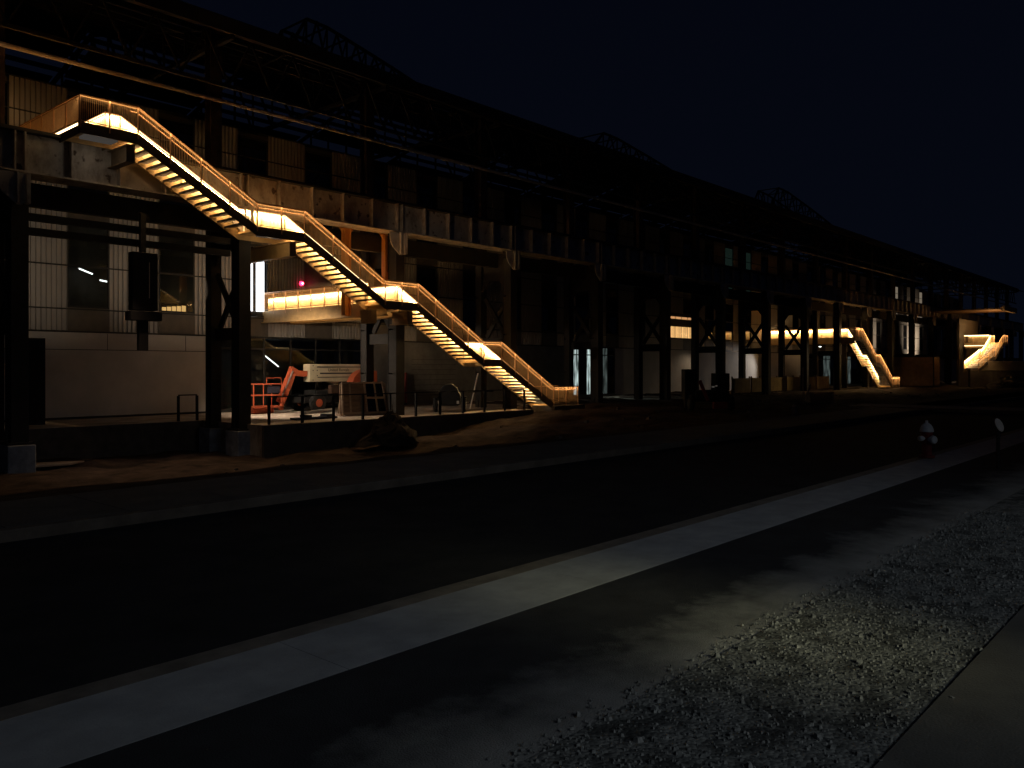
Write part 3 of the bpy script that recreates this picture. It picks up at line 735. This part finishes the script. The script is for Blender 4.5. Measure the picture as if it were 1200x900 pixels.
# ------------------------------------------------------------------ guard fences
def fence(pts, label, z=ZT, h=1.1, sp=1.62, mid=True):
    r = thing('guard_rail', label, 'guard rail', (pts[0][0], pts[0][1], z), group='black guard rails on the terrace edge')
    o = Vector((pts[0][0], pts[0][1], 0))
    rail = MB()
    for a, b in zip(pts[:-1], pts[1:]):
        a = Vector((*a, 0)) - o; b = Vector((*b, 0)) - o; L_ = (b - a).length; n = max(1, round(L_ / sp))
        rail.bar(a + Vector((0, 0, h)), b + Vector((0, 0, h)), .05, .05)
        for i in range(n + 1):
            p = a.lerp(b, i / n); MB().box(p.x - .045, p.x + .045, p.y - .045, p.y + .045, 0, h - .03).done('post', 'black_paint', r)
    rail.done('rail', 'black_paint', r)
    return r
fence([(xa(310, 29.0)[0] + .25, 29.08), (33.8, 29.08)], 'long black guard rail in front of the orange boom lift')
fence([(xa(209, 33.85)[0], 33.85), (17.7, 33.85)], 'short black guard rail at the foot of the pale left wall', sp=1.1)

# ------------------------------------------------------------------ boom lift
bl = thing('boom_lift', 'orange and cream articulated boom lift parked under the lit bridge', 'boom lift', (25., 36.4, ZT))
MB().box(-.6, 3.9, -.7, .7, .45, .85).box(.2, 3.6, -.55, .55, .85, 1.1).done('chassis', 'black_paint', bl, bevel=.03)
for x_, y_ in ((.1, -.85), (3.3, -.85), (.1, .85), (3.3, .85)):
    w = MB().lathe([(.2, -.15), (.42, -.15), (.46, -.1), (.46, .1), (.42, .15), (.2, .15)], (x_, y_, .46), 22, 'y').done('wheel', 'rubber', bl)
    MB().lathe([(.05, -.17), (.2, -.16), (.22, -.12)], (x_, y_, .46), 14, 'y').done('rim', 'lift_orange', w)
m = MB(); m.box(0., 3.95, -.28, .28, 1.52, 2.45)
m.done('boom_stack', 'lift_cream', bl, bevel=.03)
m = MB(); m.box(.45, 3.6, -.295, -.283, 2.27, 2.32).box(.65, 3.0, -.295, -.283, 1.93, 2.0).box(.5, 3.0, -.295, -.283, 1.74, 1.78)
for x_, z_ in ((.22, 2.36), (.22, 2.12), (.22, 1.62), (.48, 2.12), (.48, 1.85)): m.lathe([(.03, -.292), (.03, -.283)], (x_, 0, z_), 8, 'y')
m.done('boom_slot', 'text_dark', bl)
m = MB(); m.prism([(1.3, 1.52), (2.0, 1.52), (1.62, 1.38)], -.2, .2); m.done('boom_bracket', 'lift_cream', bl)
def text(s, size, parent, loc, rot, mat, name='lettering'):
    c = bpy.data.curves.new(name, 'FONT'); c.body = s; c.size = size; c.extrude = .002
    o = bpy.data.objects.new(name, c); COL.objects.link(o); o.parent = parent; o.location = loc; o.rotation_euler = rot
    c.materials.append(M[mat])
    dg = bpy.context.evaluated_depsgraph_get(); me = bpy.data.meshes.new_from_object(o.evaluated_get(dg))
    q = bpy.data.objects.new(name, me); COL.objects.link(q); q.parent = parent; q.location = loc; q.rotation_euler = rot
    bpy.data.objects.remove(o); return q
text('United Rentals', .23, bl, (1.15, -.287, 2.07), (R(90), 0, 0), 'text_dark')
m = MB(); pr = []
for k in range(13):
    a = math.pi * (1 - k / 12 * .62); pr.append((3.2 + .95 * math.cos(a) , 1.15 + 1.0 * math.sin(a)))
pr += [(4.0, 2.1), (4.05, 1.2), (3.95, .8), (2.45, .8)]
m.prism(pr, -.85, -.32); m.done('hood', 'lift_orange', bl, bevel=.05)
MB().box(3.3, 3.7, -.865, -.853, 1.35, 1.85).done('hood_vent', 'text_dark', bl)
m = MB(); m.bar((-.02, 0, 1.95), (-.85, 0, 1.98), .3, .3).bar((-.75, 0, 2.25), (-1.55, 0, .5), .28, .38).bar((-1.5, 0, .45), (-1.52, 0, .12), .2, .2)
m.done('jib', 'lift_orange', bl, bevel=.02)
MB().bar((-.9, -.16, 2.1), (-1.55, -.16, .8), .05, .05).done('ram', 'tread', bl)
m = MB()
x0, x1, y0, y1, z0, z1 = -3.3, -1.75, -.45, .45, .35, 1.45
for xx in (x0, (x0 + x1) / 2 - .25, x1):
    for yy in (y0, y1): m.tube([(xx, yy, z0), (xx, yy, z1)], .025, 6)
for zz in (z0 + .0, .9, z1):
    for yy in (y0, y1): m.tube([(x0, yy, zz), (x1, yy, zz)], .025, 6)
    for xx in (x0, x1): m.tube([(xx, y0, zz), (xx, y1, zz)], .025, 6)
m.tube([(-2.6, y0, z1), (-2.6, y0, 1.75), (-1.8, y0, 1.75), (-1.75, y0, z1)], .03, 6)
m.box(x0, x1, y0, y1, .28, .34)
m.done('basket', 'lift_orange', bl)
MB().box(-2.5, -1.8, -.4, -.3, 1.0, 1.4).done('control_box', 'text_dark', bl, bevel=.02)
MB().box(-3.2, -2.0, -.2, .3, .0, .26).done('basket_foot', 'lift_orange', bl, bevel=.05)
MB().box(.9, 1.6, -.9, -.6, .9, 1.35).done('engine_cover', 'steel_rust', bl, bevel=.04)

# ------------------------------------------------------------------ rack of frames, pipes, compressor, pole, sheets
rx, ry = gp(430, 487, ZT)
rk = thing('frame_rack', 'leaning wooden frames with dark panes behind the guard rail', 'frame rack', (rx, ry, ZT), R(-12))
def leanbox(m, x0, x1, z0, z1, y=-.0, t=.05, lean=.22):
    m.hull8([(x0, y + z0 * lean, z0), (x1, y + z0 * lean, z0), (x1, y + z0 * lean + t, z0), (x0, y + z0 * lean + t, z0),
             (x0 * .9, y + z1 * lean, z1), (x1 * .9, y + z1 * lean, z1), (x1 * .9, y + z1 * lean + t, z1), (x0 * .9, y + z1 * lean + t, z1)])
m = MB()
for x0 in (-1.25, -.85, -.0, .55, 1.05): leanbox(m, x0, x0 + .09, .1, 1.6)
leanbox(m, -1.25, 1.15, .08, .18); leanbox(m, -1.2, 1.12, 1.5, 1.58); leanbox(m, .05, 1.1, .78, .88)
m.done('frame', 'wood_pale', rk)
m = MB(); leanbox(m, -1.16, -.02, .18, 1.5, .02, .02); m.done('board', 'wood', rk)
m = MB(); leanbox(m, .1, 1.04, .18, 1.5, .02, .02); m.done('pane', 'glass', rk)
m = MB(); leanbox(m, -1.3, 1.2, .0, 1.5, .12, .06); m.done('back_board', 'wood', rk)
m = MB().box(-1.2, 1.3, -.1, .8, 0, .08); m.bar((1.2, .8, .05), (1.15, .4, 1.5), .06); m.bar((-1.1, .8, .05), (-1.05, .4, 1.5), .06); m.done('skid', 'wood', rk)
px_, py_ = gp(374, 491, ZT)
pb = thing('pipe_bundle', 'pale plastic pipes lying on the lit terrace floor', 'pipes', (px_, py_, ZT), R(2))
MB().tube([(-.9, 0, .3), (.8, .1, .36)], .075, 10).done('pipe', 'plastic_white', pb)
MB().tube([(-.8, .22, .28), (.75, .28, .3)], .06, 10).done('pipe', 'plastic_white', pb)
MB().box(-1.3, .9, -.15, .1, 0, .09).box(-1.2, .8, .2, .45, .0, .09).box(.4, .6, -.15, .45, .095, .2).box(-.7, -.5, -.15, .45, .095, .2).done('timber', 'text_dark', pb)
cxp, cyp = gp(527, 483, ZT)
cm = thing('towed_compressor', 'dark towed machine on two wheels under the lower flight', 'trailer', (cxp, cyp, ZT), PHI - R(90))
for s_ in (-.72, .72): MB().lathe([(.15, -.1), (.33, -.1), (.36, 0), (.33, .1), (.15, .1)], (s_, 0, .36), 18, 'x').done('wheel', 'rubber', cm)
m = MB(); m.prism([(-.5, .35), (.5, .35), (.55, .9), (.4, 1.25), (.1, 1.45), (-.25, 1.42), (-.5, 1.1)], -.6, .9); m.done('hood', 'black_paint', cm, bevel=.05)
MB().box(-.85, -.58, -.3, .3, .72, .78).box(.58, .85, -.3, .3, .72, .78).done('mudguard', 'black_paint', cm)
MB().box(-.55, -.4, -.63, -.61, .45, .6).box(.4, .52, -.63, -.61, .45, .6).done('tail_reflector', 'plastic_white', cm)
MB().tube([(.9, .6, 1.0), (2.2, .9, 1.05)], .04, 6).done('drawbar', 'black_paint', cm)
a_ = Vector((*gp(551, 479, ZT), ZT)); 
tag(MB().tube([a_, a_ + RT * .42 + Vector((0, .0, 1.95)) + F * .3], .035, 8).done('leaning_pole', 'plastic_white'), 'pale pole leaning beside the towed machine', 'pole')
rcx, rcy = gp(468, 474, ZT)
rc = thing('red_cabinet', 'dull red cabinet standing dark behind the wooden frames', 'cabinet', (rcx, rcy, ZT), PHI - R(90))
MB().box(-.45, .45, -.3, .3, .1, 1.95).done('body', 'red_paint', rc, bevel=.03)
MB().box(-.42, -.01, -.33, -.31, .15, 1.9).box(.01, .42, -.33, -.31, .15, 1.9).done('door', 'red_paint', rc)
MB().box(-.43, .43, -.28, .28, 0, .095).done('plinth', 'black_paint', rc)
sx_, sy_ = 10.95, 31.7
tag(MB().prism([(sx_ - .75, sy_ - .5), (sx_ + .5, sy_ - .7), (sx_ + 1.25, sy_ - .1), (sx_ - .6, sy_ + .75)], -1.36, -1.3, 'xy').done('plywood_sheet', 'wood_pale'), 'pale flat sheet on the earth beside the left pier', 'board')
for k, (p, q, lab) in enumerate((((306, 532), (333, 528), 'pale broken plank on the dark bank, left piece'),
                                  ((395, 523), (410, 520), 'short pale plank on the dark bank near the soil heap'),
                                  ((345, 524), (385, 526), 'thin grey plank half buried in the dark bank'))):
    a = Vector((*gp(p[0], p[1], -1.35), 0)); b = Vector((*gp(q[0], q[1], -1.35), 0))
    a.z = terr(a.x, a.y) + .06; b.z = terr(b.x, b.y) + .08
    tag(MB().bar(a, b, .16, .05).done('plank', 'wood_pale'), lab, 'plank', 'planks on the bank')
mb = MB()
for i in range(140):
    x = random.uniform(12, 75); y = random.uniform(14.5, 27); s_ = random.uniform(.04, .14) ; z = terr(x, y)
    mb.hull8([(x - s_, y - s_ * .8, z - .05), (x + s_, y - s_, z - .05), (x + s_ * .8, y + s_, z - .05), (x - s_, y + s_ * .7, z - .05),
              (x - s_ * .6, y - s_ * .5, z + s_ * .6), (x + s_ * .6, y - s_ * .4, z + s_ * .8), (x + s_ * .4, y + s_ * .5, z + s_ * .7), (x - s_ * .5, y + s_ * .5, z + s_ * .5)])
tag(mb.done('rubble', 'kerbwall'), 'scattered stones and clods over the earth bank', 'rubble', kind='stuff')

# ------------------------------------------------------------------ hydrant and marker
hx, hy = gp(1086, 537)
hy_ = thing('fire_hydrant', 'fire hydrant with white bonnet and caps on the concrete strip', 'hydrant', (hx, hy, .02), R(-30))
MB().lathe([(.17, 0), (.17, .05), (.11, .06), (.1, .5), (.13, .52), (.13, .58), (.1, .59)], (0, 0, 0), 20).done('barrel', 'red_paint', hy_, smooth=False)
MB().lathe([(.15, .59), (.15, .63), (.135, .68), (.1, .75), (.05, .79), (.03, .8), (.03, .85), (.0, .85)], (0, 0, 0), 20).done('bonnet', 'white_paint', hy_)
MB().lathe([(.075, -.24), (.09, -.22), (.09, -.15), (.06, -.14), (.06, -.08)], (0, 0, .42), 16, 'y').done('pumper_cap', 'white_paint', hy_)
MB().lathe([(.05, -.22), (.06, -.2), (.06, -.13), (.045, -.12), (.045, -.08)], (0, 0, .44), 16, 'x').done('nozzle_cap', 'white_paint', hy_)
MB().lathe([(.045, .08), (.045, .12), (.06, .13), (.06, .2), (.05, .22)], (0, 0, .44), 16, 'x').done('nozzle_cap', 'white_paint', hy_)
D_ = 17.; pz = H - 68 * D_ / 970; mp_ = F * D_ + RT * (1171 - 600) / 970 * D_
mk = thing('oval_marker', 'tilted pale oval disc on a short dark post at the right edge', 'marker', (mp_.x, mp_.y, 0), PHI - R(90))
o = MB().lathe([(.14, -.012), (.15, 0), (.14, .012)], (0, 0, 0), 24, 'y').done('disc', 'plastic_white', mk)
o.scale = (.5, 1, 1.0); o.rotation_euler = (0, R(-28), 0); o.location = (0, 0, pz)
MB().box(-.03, .03, .02, .06, 0, pz + .05).done('post', 'black_paint', mk)

# ------------------------------------------------------------------ things farther along
def place(px, py, z): x, y = gp(px, py, z); return x, y, z
x, y, z = place(830, 484, -.2)
ld = thing('compact_loader', 'dark compact loader with dull red parts, in front of the far columns', 'loader', (x, y, terr(x, y) + .02), PHI - R(90))
MB().box(-.75, .9, -.6, 1.0, .45, 1.0).done('body', 'black_paint', ld, bevel=.05)
m = MB().box(.25, .95, -.5, .5, 1.0, 1.85).box(-1.25, -.62, -.4, .5, .6, 2.05); m.done('cab', 'black_paint', ld, bevel=.04)
MB().box(-1.25, -.62, -.42, -.405, 1.5, 1.8).done('window', 'glass', ld)
for s_ in (-.95, 1.0):
    for v in (-.4, .7): MB().lathe([(.1, -.12), (.36, -.12), (.4, 0), (.36, .12), (.1, .12)], (s_, v, .4), 16, 'x').done('wheel', 'rubber', ld)
m = MB().bar((-.6, -.75, 1.5), (-.2, -.8, .5), .14, .16); m.box(.05, .75, -.85, -.65, .12, .45); m.done('arm', 'red_paint', ld)
MB().box(.02, .16, -.63, -.61, 1.15, 1.22).box(.2, .3, -.63, -.61, 1.2, 1.26).done('lamp', 'fixture', ld)
x, y, z = place(718, 460, ZT)
rd = thing('red_drum', 'small red drum on the lit floor by the far glass doors', 'drum', (x, y - 3, ZT))
MB().lathe([(.33, 0), (.33, .3), (.35, .32), (.33, .34), (.33, .6), (.35, .62), (.33, .64), (.33, .92), (.3, .93)], (0, 0, 0), 18).done('shell', 'red_paint', rd)
MB().lathe([(.28, .9305), (.28, .945), (.05, .946)], (0, 0, 0), 18).done('lid', 'black_paint', rd)
# plywood barriers
xb0 = xa(858, 31.9)[0]; bar0 = None
for i in range(6):
    x = xb0 + i * 3.6
    if bar0 is None:
        bar0 = thing('site_barrier', 'x', 'barrier', (x, 31.9, ZT), group='brown board barriers between the far columns')
        MB().box(.05, 3.4, -.02, .02, .12, 1.35).done('board', 'yellow_board', bar0)
        for xx in (.1, 1.7, 3.3): MB().box(xx, xx + .09, .03, .12, 0, 1.5).done('post', 'wood', bar0)
        o = bar0
    else: o = copy_tree(bar0)
    o.location.x = x
    o['label'] = 'brown board barrier between far columns, %s from the left' % ordn[i]
# poles, plank, crate
for px0, lab in ((941, 'thin upright pole left of the brown crate'), (977, 'thin upright pole right of the brown crate')):
    x, y, z = place(px0, 471, -.1)
    tag(MB().tube([(x, y, terr(x, y) - .02), (x, y, 2.05)], .03, 8).box(x - .15, x + .15, y - .15, y + .15, terr(x, y) - .03, terr(x, y) + .06).done('site_pole', 'wood_pale'), lab, 'pole', 'poles beside the crate')
x, y, z = place(944, 470, -.1); q = Vector((x, y, -.1))
tag(MB().bar(q, q + RT * .32 + Vector((0, 0, 1.1)), .05, .12).done('leaning_plank', 'wood_pale'), 'pale plank propped upright beside the brown crate', 'plank')
x, y, z = place(960, 471, -.1)
ct = thing('timber_crate', 'low reddish brown crate between two thin poles', 'crate', (x, y, -.12), PHI - R(90))
MB().box(-.7, .7, -.4, .4, .08, .6).done('body', 'wood', ct, bevel=.01)
MB().box(-.72, .72, -.42, .42, .605, .65).done('lid', 'wood', ct)
MB().box(-.7, -.5, -.4, .4, 0, .075).box(.5, .7, -.4, .4, 0, .075).done('runner', 'wood', ct)
x, y = gp(931, 490, 0)
tag(MB().box(x - .08, x + .08, y - .08, y + .08, .0, .45).prism([(x - .08, .45), (x + .08, .45), (x, .55)], y - .08, y + .08).done('kerb_stake', 'wood_pale'), 'short pale stake at the kerb by the far road bend', 'stake')
# site container
xc = xa(1094, 27.)[0]
cn = thing('site_container', 'brown metal site container right of the distant staircase', 'container', (xc, 27., -.25))
MB().box(0, 2.7, 0, 8, .12, 3.5).done('shell', 'site_box', cn, bevel=.03)
m = MB()
for i in range(9): m.box(.15 + i * .28, .25 + i * .28, -.03, -.001, .3, 3.3)
m.done('rib', 'site_box', cn)
m = MB()
for (a, b) in ((-.02, .1), (2.6, 2.72)): m.box(a, b, -.05, .05, 0, 3.55)
m.done('corner_post', 'steel_dark', cn)
# low pale wall at far right and rubble beside it
x0 = xa(1133, 20)[0]
lw = tag(MB().box(93, 150, 15.3, 15.7, -.3, 0.1).done('far_kerb', 'kerbwall'), kind='structure')
A = F * 93 + RT * (1137 - 600) / 970 * 93
wl = thing('low_wall', 'long low pale wall under the farthest staircase', 'wall', (A.x, A.y, 0), PHI - R(90))
MB().box(0, 14, 0, .4, -.3, 1.7).done('wall_body', 'kerbwall', wl)
MB().box(-.05, 14, -.06, .46, 1.705, 2.75).done('coping', 'low_wall', wl, bevel=.02)
pile('rubble_heap', 'dark low heap in front of the pale wall at the right edge', 'soil heap', A.x - 2.5, A.y - 4.5, 2.6, 1.5, 'mound', -.3)
wg = thing('far_wing_canopy', 'brown lit canopy ledge high at the far right', 'canopy', (115, 22, 0))
MB().box(-1, 6, -.3, .1, 8.9, 9.5).done('fascia', 'low_wall', wg)
MB().box(-1, 6, .1, 8, 9.1, 9.25).done('deck', 'site_box', wg)
MB().box(4.6, 5.0, 7, 7.4, -.3, 9.09).done('column', 'steel_dark', wg)
MB().box(-3.5, 6, 4.1, 4.4, -.3, 8.0).done('wing_wall', 'spandrel', wg)

# ------------------------------------------------------------------ lamps of the place and added fill lights
def fixture(name, label, loc, mat, size=.16):
    t = thing(name, label, 'lamp', loc)
    MB().box(-size, size, -size * .5, size * .5, .0, size).done('housing', 'black_paint', t, bevel=.01)
    MB().box(-size * .8, size * .8, -size * .4, size * .4, -.03, -.002).done('lens', mat, t)
    return t
def point(loc, col, e, r=.15, par=None):
    l = bpy.data.lights.new('lamp_or_fill_glow', 'POINT'); l.energy = e; l.color = col; l.shadow_soft_size = r
    o = bpy.data.objects.new('lamp_or_fill_glow', l); COL.objects.link(o); o.location = loc; return o
def spot(loc, tgt, col, e, ang, r=.2, blend=.5):
    l = bpy.data.lights.new('lamp_or_fill_beam', 'SPOT'); l.energy = e; l.color = col; l.shadow_soft_size = r; l.spot_size = R(ang); l.spot_blend = blend
    o = bpy.data.objects.new('lamp_or_fill_beam', l); COL.objects.link(o); o.location = loc
    o.rotation_euler = (Vector(tgt) - Vector(loc)).to_track_quat('-Z', 'Y').to_euler(); return o
fixture('work_lamp', 'small unseen work lamp added beside the X braced column', (20.5, 34.0, 4.42), 'fixture')  # fixture added for the beam below; lamp inferred from the lit terrace
spot((20.5, 34.0, 4.38), (25.2, 34.6, 0), (1, .8, .6), 1900, 125, .08, .6)
for x_, e_ in ((11.2, 300), (16.8, 260), (20.2, 230)):     # added fills standing in for landing spill on the panels
    spot((x_, 32.0, 5.0), (x_ + 2.0, 38.6, 6.9), (1, .8, .58), e_, 72, .06, 1.)
spot((20.6, 33.6, 5.2), (18.4, 38.6, 2.8), (1, .82, .66), 24, 90, .06, 1.)  # added fill on the pale base wall, no lamp there
point((11.8, 29.25, 9.3), (1, .84, .66), 3, .15)  # added fill below the top landing, brightens the girder
point((18.3, 29.2, 7.0), (1, .72, .4), 9, .1)  # added fill that brightens the beam under the next landing
spot((22.0, 26.9, 7.9), (33, 30.3, 9.1), (1, .72, .48), 75, 70, .3, 1.)  # added fill for the girder, imitates spill from the stair
spot((12.6, 28.9, 6.2), (13.2, 27.8, -1.4), (1, .7, .48), 380, 80, .1, 1.)  # added fill on the earth and flat sheet, no lamp there
spot((77, 26.5, 4.2), (71, 31.9, .5), (1, .78, .45), 260, 70, .1, 1.)  # added fill for the board barriers, without a fixture
point((23.7, 38.1, 6.4), (.85, .92, 1), 5, .1)
for px0, yy, zz, lab in ((934, 36., 4.55, 'left of two small white floodlights under the far walkway'), (961, 36., 4.4, 'right of two small white floodlights under the far walkway')):
    x = xa(px0, yy)[0]; fixture('flood_lamp', lab, (x, yy, zz), 'spot_white', .22)
spot((83.5, 36.0, 3.4), (79, 38.6, .8), (1, .93, .86), 500, 80, .2, .8)
spot((69., 36.6, 3.4), (67.5, 38.6, .8), (1, .76, .52), 60, 100, .2, .8)  # added fill on the base wall short of the floodlights
spot((136.5, 33.4, 4.6), (136.5, 38.6, 6.6), (1, .8, .58), 3600, 95, .3, .8)  # added fills on far facade panels, this and the next two lines
spot((137., 34.4, 3.2), (137, 38.6, 1.6), (1, .8, .58), 1300, 100, .3, .8)
spot((118.5, 34.2, 5.0), (118.6, 38.6, 6.8), (1, .8, .58), 1100, 80, .3, .8)
spot((53., 36.2, 3.3), (53, 34, ZT), (.82, 1., .92), 120, 100, .2)
point((117., 23.6, 7.4), (1, .5, .16), 170, .3)  # added orange fill under the far ledge
point((108., 20.2, 4.2), (1, .66, .34), 30, .3)

for a_, b_, lab in (((15.98, 42., 6.83), (16.6, 42., 6.62), 'slanted white glow standing in for a stair reflection, first left window'),
                    ((16.95, 42., 6.35), (17.3, 42., 6.3), 'short white stand-in for a stair reflection beyond the slanted one, first left window'),
                    ((25.2, 40.6, 2.72), (26.05, 40.6, 2.12), 'slanted white glow standing in for a stair reflection above the lift basket')):
    t = thing('reflection_glow', lab, 'lamp', a_); d_ = Vector(b_) - Vector(a_)  # added glowing tubes in place of stair reflections in the panes
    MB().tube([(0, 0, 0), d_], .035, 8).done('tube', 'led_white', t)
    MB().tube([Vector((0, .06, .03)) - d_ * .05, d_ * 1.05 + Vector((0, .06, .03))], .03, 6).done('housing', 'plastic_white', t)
t = thing('reflection_glow', 'row of yellow glows standing in for a reflection, low in the second left window', 'lamp', (18.85, 39.5, 4.8))  # added yellow glow in place of a stair reflection
for k_ in range(5): MB().box(.02 + k_ * .25, .22 + k_ * .25, 0, .03, .0, .22 + .03 * k_).done('lens', 'glass_warm', t)
MB().box(0, 1.27, .031, .06, -.03, .42).done('housing', 'frame_dark', t)
point((16.3, 41.2, 6.6), (1, .85, .65), 3, .05)  # added point lights that brighten the rooms behind the panes
point((19.2, 41.2, 5.6), (1, .75, .4), 5, .05)
point((25.6, 40.2, 2.5), (.95, .95, 1), 4, .05)

# glow of the lit premises behind the photographer
def area(loc, tgt, sx, sy, e, col, spread=180):
    l = bpy.data.lights.new('street_glow', 'AREA'); l.shape = 'RECTANGLE'; l.size = sx; l.size_y = sy; l.energy = e; l.color = col; l.spread = R(spread)
    o = bpy.data.objects.new('street_glow', l); COL.objects.link(o); o.location = loc
    o.rotation_euler = (Vector(tgt) - Vector(loc)).to_track_quat('-Z', 'Y').to_euler(); return o
area((6, -9, 6.5), (8, 3.5, 0), 17, 2, 52, (.84, .93, 1.), 62)
area((6.2, -6, 3.6), (6.3, 3.5, 0), 1.6, .5, 3.6, (1, .95, .55), 15)

# ------------------------------------------------------------------ night sky
w = bpy.data.worlds.new('World'); S.world = w; w.use_nodes = True
nt = w.node_tree; nt.nodes.clear()
out = nt.nodes.new('ShaderNodeOutputWorld'); bg = nt.nodes.new('ShaderNodeBackground')
tc = nt.nodes.new('ShaderNodeTexCoord'); sepx = nt.nodes.new('ShaderNodeSeparateXYZ'); cr = nt.nodes.new('ShaderNodeValToRGB')
nt.links.new(tc.outputs['Generated'], sepx.inputs['Vector']); nt.links.new(sepx.outputs['Z'], cr.inputs['Fac'])
cr.color_ramp.elements[0].position = 0; cr.color_ramp.elements[0].color = (.0018, .0027, .0058, 1)
cr.color_ramp.elements[1].position = .5; cr.color_ramp.elements[1].color = (.0011, .0017, .0044, 1)
nt.links.new(cr.outputs['Color'], bg.inputs['Color']); bg.inputs['Strength'].default_value = 1.
nt.links.new(bg.outputs['Background'], out.inputs['Surface'])

S.view_settings.view_transform = 'Standard'; S.view_settings.look = 'None'; S.view_settings.exposure = 0; S.view_settings.gamma = 1
S.render.engine = 'CYCLES'
S.cycles.max_bounces = 6; S.cycles.diffuse_bounces = 3; S.cycles.glossy_bounces = 3
S.cycles.use_denoising = True
S.cycles.sample_clamp_indirect = 3.
